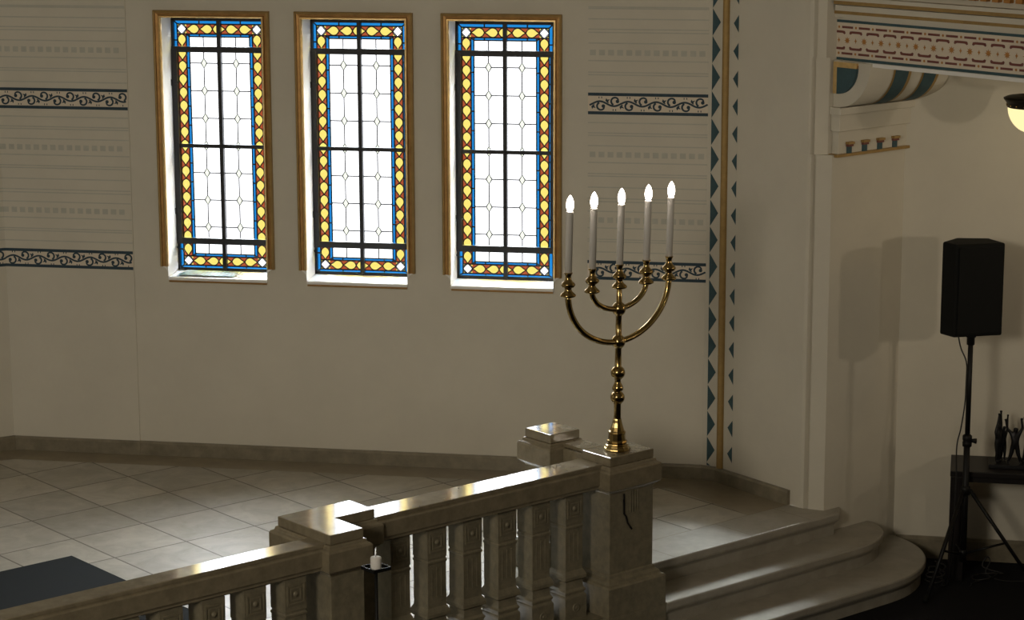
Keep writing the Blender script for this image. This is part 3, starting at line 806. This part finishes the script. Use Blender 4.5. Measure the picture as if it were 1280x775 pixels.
# ------------------------------------------------------------------ candelabrum
CB = P(-10.162, 9.352, .81)
LEAN = .012
def CP(b, z, a=0.0): return CB + BV * (b + LEAN * z) + AV * a + Vector((0, 0, z))
c = thing('candelabrum', CB, 'tall five-armed polished brass candelabrum with lit electric candles on the stone post', 'candelabrum')
UPV = (BV * LEAN + Vector((0, 0, 1))).normalized()
mb = MB()
mb.lathe(CB, [(0, 0), (.078, 0), (.080, .006), (.078, .014), (.070, .020), (.068, .030), (.060, .034), (.058, .040), (.058, .046), (.062, .052), (.058, .060), (.052, .064), (.050, .098), (.053, .106), (.050, .113), (.044, .118), (.036, .140), (.029, .165), (.026, .182), (.024, .19)], 'brass', 12, axis=UPV, smooth=False)
mb.build('base', c)
mb = MB()
mb.lathe(CB, [(.022, .185), (.021, .275), (.024, .280)] + [(.039 * sin(t) + .004, .318 - .040 * cos(t)) for t in [.55 + (PI - 1.0) * k / 12 for k in range(13)]] +
         [(.022, .356), (.032, .364), (.034, .374), (.030, .388), (.020, .405), (.017, .425), (.024, .432)] + [(.039 * sin(t) + .004, .468 - .040 * cos(t)) for t in [.5 + (PI - 1.0) * k / 12 for k in range(13)]] +
         [(.020, .508), (.019, .61), (.022, .618)] + [(.042 * sin(t), .655 - .043 * cos(t)) for t in [.55 + (PI - 1.1) * k / 12 for k in range(13)]] +
         [(.019, .695), (.018, .81)] + [(.042 * sin(t), .852 - .043 * cos(t)) for t in [.5 + (PI - 1.0) * k / 12 for k in range(13)]] + [(.018, .892), (.016, .99)], 'brass', 22, axis=UPV)
mb.build('stem', c)
R_OUT, R_IN = .400, .215
for r, z0, zt in ((R_OUT, .655, .985), (R_IN, .852, .985)):
    for s in (-1, 1):
        mb = MB(); pts = []
        for k in range(21):
            t = PI / 2 * k / 20
            pts.append(CP(s * (r * sin(t) if k else .02), z0 + (zt - z0) * (1 - cos(t))))
        mb.tube(pts, .0185 if r > .3 else .0165, 'brass', 12); mb.build('arm', c)
cup_prof = [(.012, .968), (.030, .972), (.044, .978), (.046, .986), (.040, .994), (.026, 1.006), (.019, 1.018), (.022, 1.026), (.036, 1.034), (.042, 1.045), (.038, 1.056), (.026, 1.066), (.019, 1.076), (.017, 1.095), (.020, 1.106), (.025, 1.112), (.025, 1.118), (.019, 1.118), (.0, 1.112)]
TILT = .032
for b, dz in ((-R_OUT, 0), (-R_IN, 0), (0, 0.0), (R_IN, 0), (R_OUT, 0)):
    cb_ = CP(b, 0) 
    mb = MB(); mb.lathe(CP(b, 0), cup_prof, 'brass', 22, axis=UPV); mb.build('candle_cup', c)
    base = CP(b, 1.108); ax = (BV * (TILT) + Vector((0, 0, 1))).normalized()
    mb = MB(); mb.lathe(base, [(.0, 0), (.0205, 0), (.0205, .352), (.0225, .354), (.0225, .361), (.018, .363), (.0, .363)], 'candle', 20, axis=ax); k_ = mb.build('candle', c)
    mb = MB(); mb.lathe(base, [(.011, .362), (.016, .372), (.0205, .386), (.022, .400), (.0205, .416), (.016, .434), (.009, .448), (.003, .456), (0, .458)], 'bulb', 16, axis=ax); mb.build('bulb', k_)

# ------------------------------------------------------------------ candle stand
cs = P(-9.48, 7.052, -.45)
t = thing('candle_stand', cs, 'slim black iron candle stand with square tray before the L-capped post', 'candle stand')
mb = MB(); zt = 1.168
mb.box_ab(-9.48 - .055, -9.48 + .055, 7.052 - .055, 7.052 + .055, -.45 + zt - .006, -.45 + zt, 'black_metal')
for (x0, x1, y0, y1) in ((-.055, .055, -.055, -.050), (-.055, .055, .050, .055), (-.055, -.050, -.05, .05), (.050, .055, -.05, .05)):
    mb.box_ab(-9.48 + x0, -9.48 + x1, 7.052 + y0, 7.052 + y1, -.45 + zt, -.45 + zt + .012, 'black_metal')
mb.build('tray', t)
mb = MB(); mb.tube([cs + Vector((0, 0, .012)), cs + Vector((0, 0, zt - .006))], .009, 'black_metal', 12); mb.build('pole', t)
mb = MB(); mb.lathe(cs, [(0, 0), (.13, 0), (.13, .010), (.02, .016), (.011, .03), (0, .03)], 'black_metal', 28); mb.build('base', t)
pc = cs + Vector((0, 0, zt))
t = thing('pillar_candle', pc, 'short unlit white pillar candle standing in the tray of the black stand', 'candle')
mb = MB(); mb.lathe(pc, [(0, 0), (.028, 0), (.0285, .004), (.0285, .055), (.026, .061), (.012, .063), (0, .062)], 'wax', 24); mb.build('wax_body', t)
mb = MB(); mb.tube([pc + Vector((0, 0, .06)), pc + Vector((0, 0, .075)), pc + Vector((.002, 0, .086))], .0022, 'wick', 8); mb.build('wick', t)

# ------------------------------------------------------------------ speaker and stand
SC = Vector((2.945, 15.05, -.45))
t = thing('speaker_stand', SC, 'black tripod stand holding the loudspeaker in front of dark table', 'speaker stand')
mb = MB(); mb.tube([SC + Vector((0, 0, .16)), SC + Vector((0, 0, 1.0))], .021, 'black_metal', 14); mb.build('lower_pole', t)
mb = MB(); mb.tube([SC + Vector((0, 0, .95)), SC + Vector((0, 0, 1.68))], .0165, 'black_metal', 14); mb.build('upper_pole', t)
mb = MB(); mb.lathe(SC, [(.018, .935), (.030, .94), (.031, .965), (.027, .975), (.031, .985), (.031, 1.01), (.026, 1.015), (.018, 1.02)], 'black_metal', 18)
mb.tube([SC + Vector((.02, -.01, .98)), SC + Vector((.055, -.025, .98))], [.010, .018], 'black_metal', 10); mb.build('clamp_collar', t)
mb = MB(); mb.lathe(SC, [(.018, .61), (.030, .615), (.032, .66), (.027, .67), (.018, .675)], 'black_metal', 18); mb.build('leg_hub', t)
mb = MB(); mb.lathe(SC, [(.018, .20), (.027, .205), (.027, .24), (.018, .245)], 'black_metal', 18); mb.build('brace_hub', t)
for ang in (231, 351, 111):
    d = Vector((cos(math.radians(ang)), sin(math.radians(ang)), 0)); r = .50 if ang != 111 else .34
    mb = MB(); mb.tube([SC + d * .03 + Vector((0, 0, .645)), SC + d * (r * .93) + Vector((0, 0, .022))], .0125, 'black_metal', 10); lg = mb.build('leg', t)
    mb = MB(); e = SC + d * r; mb.tube([SC + d * (r * .90) + Vector((0, 0, .04)), SC + d * (r * .985) + Vector((0, 0, .012))], .016, 'black_plastic', 10); mb.build('rubber_foot', lg)
    mb = MB(); mb.tube([SC + d * .025 + Vector((0, 0, .22)), SC + d * (r * .55) + Vector((0, 0, .30))], .008, 'black_metal', 8); mb.build('brace', t)
# cabinet: trapezoidal plan
pl = [Vector((2.752, 15.105, 0)), Vector((2.822, 14.985, 0)), Vector((3.146, 15.055, 0)), Vector((3.075, 15.235, 0)), Vector((2.868, 15.255, 0))]
t = thing('loudspeaker', (2.945, 15.11, 1.222), 'black loudspeaker cabinet mounted on the tripod stand', 'loudspeaker')
zb, zt = 1.222, 1.825
mb = MB(); mb.prism(pl, zb, zt, 'black_plastic'); mb.build('cabinet', t, bevel=.012, seg=3)
fd = (pl[2] - pl[1]).normalized(); fn = Vector((fd.y, -fd.x, 0))
mb = MB(); a, b = pl[1] + fd * .018, pl[2] - fd * .018
mb.extr([a + Vector((0, 0, zb + .02)), b + Vector((0, 0, zb + .02)), b + Vector((0, 0, zt - .02)), a + Vector((0, 0, zt - .02))],
        [p + fn * .010 for p in (a + Vector((0, 0, zb + .02)), b + Vector((0, 0, zb + .02)), b + Vector((0, 0, zt - .02)), a + Vector((0, 0, zt - .02)))], 'black_plastic'); mb.build('grille', t, bevel=.004)
mb = MB(); mb.lathe((2.945, 15.05, 1.16), [(.019, 0), (.026, .005), (.026, .05), (.034, .055), (.034, .0625)], 'black_metal', 16); mb.build('pole_socket', t)
# speaker cable
def smooth_path(pts, n=8):
    out = []
    P_ = [Vector(p) for p in pts]; P_ = [P_[0] * 2 - P_[1]] + P_ + [P_[-1] * 2 - P_[-2]]
    for i in range(1, len(P_) - 2):
        for k in range(n):
            s = k / n; a, b, c_, d = P_[i - 1:i + 3]
            out.append(.5 * ((2 * b) + (c_ - a) * s + (2 * a - 5 * b + 4 * c_ - d) * s * s + (3 * b - a - 3 * c_ + d) * s ** 3))
    out.append(P_[-2]); return out
mb = MB()
wire = [(2.87, 15.10, 1.225), (2.885, 15.06, 1.14), (2.918, 15.03, 1.05), (2.92, 15.025, .92), (2.916, 15.02, .78), (2.895, 15.015, .62), (2.872, 15.01, .50), (2.875, 15.01, .30), (2.87, 15.0, .05), (2.855, 15.0, -.25), (2.84, 15.0, -.42), (2.80, 15.02, -.444)]
mb.tube(smooth_path(wire), .0045, 'cable', 6)
coil = [(2.80, 15.02, -.444)]
for k in range(34):
    an = k * .62; coil.append((2.765 + (.055 + .012 * sin(k * 1.7)) * cos(an), 15.03 + .045 * sin(an) * .8, -.444 + .0035 * k + .03 * (1 + sin(an)) * .6))
mb.tube(smooth_path(coil, 4), .0045, 'cable', 6)
tag(mb.build('speaker_cable', origin=(2.85, 15.02, -.45)), 'thin black cable running down the tripod pole into a coil by the lowest step', 'cable')
mb = MB()
coil = [(2.99, 15.0, -.444), (3.03, 15.08, -.444)]
for k in range(16):
    an = k * .8; coil.append((3.07 + .07 * cos(an) + .006 * k, 15.12 + .05 * sin(an), -.444 + .003 * k + .012 * (1 + sin(an * 1.3))))
coil += [(3.10, 15.16, -.36), (3.13, 15.18, -.30), (3.15, 15.17, -.33), (3.12, 15.15, -.40), (3.22, 15.12, -.444), (3.4, 15.10, -.444), (3.7, 15.05, -.444)]
mb.tube(smooth_path(coil, 5), .0045, 'cable', 6)
tag(mb.build('floor_cable', origin=(3.1, 15.1, -.45)), 'tangled black cable lying on the dark floor under the table', 'cable')

# ------------------------------------------------------------------ console table and sculpture
TO = Vector((2.859, 15.135, 0)); TX = RD; TY = RN
def TP(x, y, z): return TO + TX * x + TY * y + Vector((0, 0, z))
t = thing('console_table', TP(.7, .2, -.45), 'low black wooden console table against the aisle wall behind the speaker stand', 'table')
mb = MB(); TL, TD = 1.35, .42
mb.prism([TP(0, 0, 0), TP(TL, 0, 0), TP(TL, TD, 0), TP(0, TD, 0)], .262, .300, 'dark_wood'); mb.build('tabletop', t, bevel=.004)
mb = MB(); mb.prism([TP(.10, .02, 0), TP(TL - .10, .02, 0), TP(TL - .10, .05, 0), TP(.10, .05, 0)], .225, .262, 'dark_wood'); mb.build('apron', t)
for x, y in ((0.003, .003), (TL - .103, .003), (0.003, TD - .103), (TL - .103, TD - .103)):
    mb = MB(); mb.prism([TP(x, y, 0), TP(x + .10, y, 0), TP(x + .10, y + .10, 0), TP(x, y + .10, 0)], -.45, .262, 'dark_wood'); mb.build('leg', t, bevel=.004)
sb = TP(.47, .20, .30)
t = thing('figure_sculpture', sb, 'dark bronze sculpture of thin figures with raised arms on the black table', 'sculpture')
mb = MB(); mb.prism([TP(.245, .11, 0), TP(.80, .11, 0), TP(.80, .29, 0), TP(.245, .29, 0)], .30, .325, 'bronze'); mb.build('base_slab', t, bevel=.003)
def figure(x, y, h, arms, stride, yaw, bulk=1.0):
    """standing figure with raised arms as one skinned surface"""
    o0 = TP(x, y, .325); s = h / .30
    cx, sx = cos(yaw), sin(yaw)
    def L(px, pz, py=0.0): return (TX * (px * cx - py * sx) + TY * (px * sx + py * cx) + Vector((0, 0, pz))) * s
    V = []; E = []; R = []
    def add(p, r, par=None):
        V.append(p); R.append(r * s * bulk)
        if par is not None: E.append((par, len(V) - 1))
        return len(V) - 1
    pel = add(L(0, .135), .021); wa = add(L(0, .165), .020, pel); ch = add(L(0, .205), .027, wa); nk = add(L(0, .232), .010, ch)
    hd = add(L(.002, .250, -.004), .014, nk); add(L(.003, .266, -.005), .012, hd)
    for sd in (-1, 1):
        hp = add(L(sd * .013, .125), .016, pel); kn = add(L(sd * (.012 + stride * .5), .065, -.006), .011, hp); an = add(L(sd * (.014 + stride), .012), .008, kn); add(L(sd * (.014 + stride) + .002, .004, -.018), .007, an)
    for sd, (ex, ez, hx, hz) in zip((-1, 1), arms):
        sh = add(L(sd * .026, .218), .011, ch); el = add(L(ex, ez), .0075, sh); ha = add(L(hx, hz), .006, el); add(L(hx * 1.02, hz + .012), .0125, ha); 
    me = bpy.data.meshes.new('figure'); me.from_pydata([tuple(v) for v in V], E, []); me.materials.append(M['bronze'])
    o = bpy.data.objects.new('figure', me); COL.objects.link(o); o.parent = t; o.location = o0 - Vector(t['_o'])
    sk = o.modifiers.new('Skin', 'SKIN'); sk.use_smooth_shade = True
    me.skin_vertices[0].data[0].use_root = True
    for k, r in enumerate(R): me.skin_vertices[0].data[k].radius = (r, r)
    ss = o.modifiers.new('Sub', 'SUBSURF'); ss.levels = 1; ss.render_levels = 2
figure(.300, .19, .285, [(-.008, .275, .004, .335), (.030, .27, .022, .352)], .000, .9, 1.15)
figure(.335, .235, .265, [(-.034, .27, -.030, .345), (.030, .26, .03, .34)], .000, .5, 1.0)
figure(.410, .17, .275, [(-.058, .255, -.070, .315), (.048, .262, .040, .325)], .030, 0, 1.35)
figure(.500, .20, .285, [(-.030, .27, -.034, .315), (.055, .25, .07, .30)], .022, -.1, 1.35)
figure(.600, .18, .28, [(-.04, .27, -.04, .33), (.05, .26, .05, .32)], .022, .2, 1.3)
figure(.690, .20, .28, [(-.03, .28, -.03, .34), (.05, .26, .06, .31)], .018, -.3, 1.3)

# ------------------------------------------------------------------ pendant lamp under the gallery
LC = Vector((3.268, 15.0, 2.70))
t = thing('pendant_lamp', LC, 'lit opal glass pendant lamp with dark bronze cap under the gallery', 'lamp')
mb = MB(); mb.lathe(LC, [(.152 * cos(a_), -.165 * sin(a_)) for a_ in [PI / 2 * k / 14 for k in range(15)]], 'lamp_glass', 36); mb.build('glass_bowl', t)
mb = MB(); mb.lathe(LC, [(.150, -.004), (.156, .0), (.158, .022), (.166, .034), (.178, .048), (.180, .058), (.160, .066), (.10, .076), (.03, .088), (.02, .11), (0, .11)], 'lamp_metal', 36)
for k in range(18):
    an = 2 * PI * k / 18; q = LC + Vector((cos(an) * .158, sin(an) * .158, .013)); mb.lathe(q, [(.007 * sin(b_), -.007 * cos(b_)) for b_ in [PI * j / 6 for j in range(7)]], 'brass', 8)
mb.build('metal_cap', t)
mb = MB(); mb.tube([LC + Vector((0, 0, .10)), LC + Vector((0, 0, .225))], .010, 'lamp_metal', 10); mb.lathe(LC, [(.0, .225), (.045, .225), (.05, .24), (.05, .255), (0, .255)], 'lamp_metal', 20); mb.build('stem', t)

# ------------------------------------------------------------------ lights
def light(kind, name, loc, energy, col, size=1.0, target=None, **kw):
    l = bpy.data.lights.new(name, kind); l.energy = energy; l.color = col
    if kind == 'AREA': l.shape = 'DISK'; l.size = size
    else: l.shadow_soft_size = size
    o = bpy.data.objects.new(name, l); COL.objects.link(o); o.location = loc
    if target is not None:
        o.rotation_euler = (Vector(target) - Vector(loc)).to_track_quat('-Z', 'Y').to_euler()
    for k, v in kw.items(): setattr(l, k, v)
    return o
COOL, WARM = (.90, .95, 1.0), (1.0, .85, .66)
light('AREA', 'nave_key_fill', P(-3.2, -3.3, 5.2), KEY, (1.0, .895, .73), 2.4, P(-11.5, 8.5, 1.2))  # unseen broad key light added to brighten the apse walls
for k in range(3):
    q = CORN[1].lerp(CORN[2], .26 + .24 * k); inn = (W(2.5, 0, -3.5) - q).normalized()
    light('AREA', 'apse_side_window', q + inn * .25 + Vector((0, 0, 2.3)), DAY, COOL, 1.1, W(3.5, .9, -1.5))
def spot(name, loc, e, target, ang):
    o = light('SPOT', name, loc, e, WARM, .12, target); o.data.spot_size = math.radians(ang); o.data.spot_blend = 1.0; return o
spot('aisle_lamp_near', (6.4, 9.5, 2.70), L1, (2.7, 15.4, 2.6), 52)
spot('aisle_lamp_side', (8.0, 12.55, 2.80), L2, (2.5, 15.4, 2.5), 56)
light('POINT', 'aisle_warm_fill', (4.75, 14.4, 2.5), 6, (1.0, .68, .32), .15)  # warm fill added out of view to warm the aisle end wall
sn = bpy.data.lights.new('hazy_sun', 'SUN'); sn.energy = SUN; sn.angle = math.radians(13); sn.color = (.80, .91, 1.0)
so = bpy.data.objects.new('hazy_sun', sn); COL.objects.link(so); so.location = P(-20, 9, 9)
so.rotation_euler = ((Matrix.Rotation(math.radians(-6), 3, "Z") @ AV) * cos(math.radians(36)) - Vector((0, 0, sin(math.radians(36))))).to_track_quat('-Z', 'Y').to_euler()
w = bpy.data.worlds.new('World'); S.world = w; w.use_nodes = True
nt = w.node_tree; bg = nt.nodes['Background']; bg.inputs[1].default_value = 1.0
tc = nt.nodes.new('ShaderNodeTexCoord'); sp = nt.nodes.new('ShaderNodeSeparateXYZ'); mr = nt.nodes.new('ShaderNodeMapRange')
mr.inputs['From Min'].default_value = -1; mr.inputs['From Max'].default_value = 1
rp = nt.nodes.new('ShaderNodeValToRGB'); el = rp.color_ramp.elements
stops = [(-.03, SKY), (.05, 3.2), (.22, 4.6), (.36, .4 * SKY_UP), (.6, SKY_UP)]
while len(el) < len(stops): el.new(.5)
for e, (z, v) in zip(el, stops):
    e.position = (z + 1) / 2; q = v / SKY_UP; e.color = (q * (.92 if v > 5 else .98), q * (.97 if v > 5 else .99), q, 1)
nt.links.new(tc.outputs['Generated'], sp.inputs[0]); nt.links.new(sp.outputs[2], mr.inputs['Value'])
nt.links.new(mr.outputs[0], rp.inputs[0]); nt.links.new(rp.outputs[0], bg.inputs[0]); bg.inputs[1].default_value = SKY_UP

# ------------------------------------------------------------------ camera
cam = bpy.data.cameras.new('camera'); co = bpy.data.objects.new('camera', cam); COL.objects.link(co)
cam.sensor_width = 36; cam.sensor_fit = 'HORIZONTAL'; cam.lens = 3000 / 1280 * 36; cam.clip_start = .05; cam.clip_end = 200
pitch, roll = .2032, .0029
c_, s_ = cos(pitch), sin(pitch)
rx = Vector((1, 0, 0)); dn = Vector((0, -s_, -c_)); fw = Vector((0, c_, -s_))
right = rx * cos(roll) + dn * sin(roll); down = -rx * sin(roll) + dn * cos(roll)
co.matrix_world = Matrix(((right.x, -down.x, -fw.x, 0), (right.y, -down.y, -fw.y, 0), (right.z, -down.z, -fw.z, 4.5), (0, 0, 0, 1)))
S.camera = co
S.view_settings.view_transform = 'Standard'; S.view_settings.look = 'None'; S.view_settings.gamma = 1; S.view_settings.exposure = 0
S.view_settings.use_curve_mapping = False
S.cycles.transparent_max_bounces = 16
for o in bpy.data.objects:
    if '_o' in o: del o['_o']
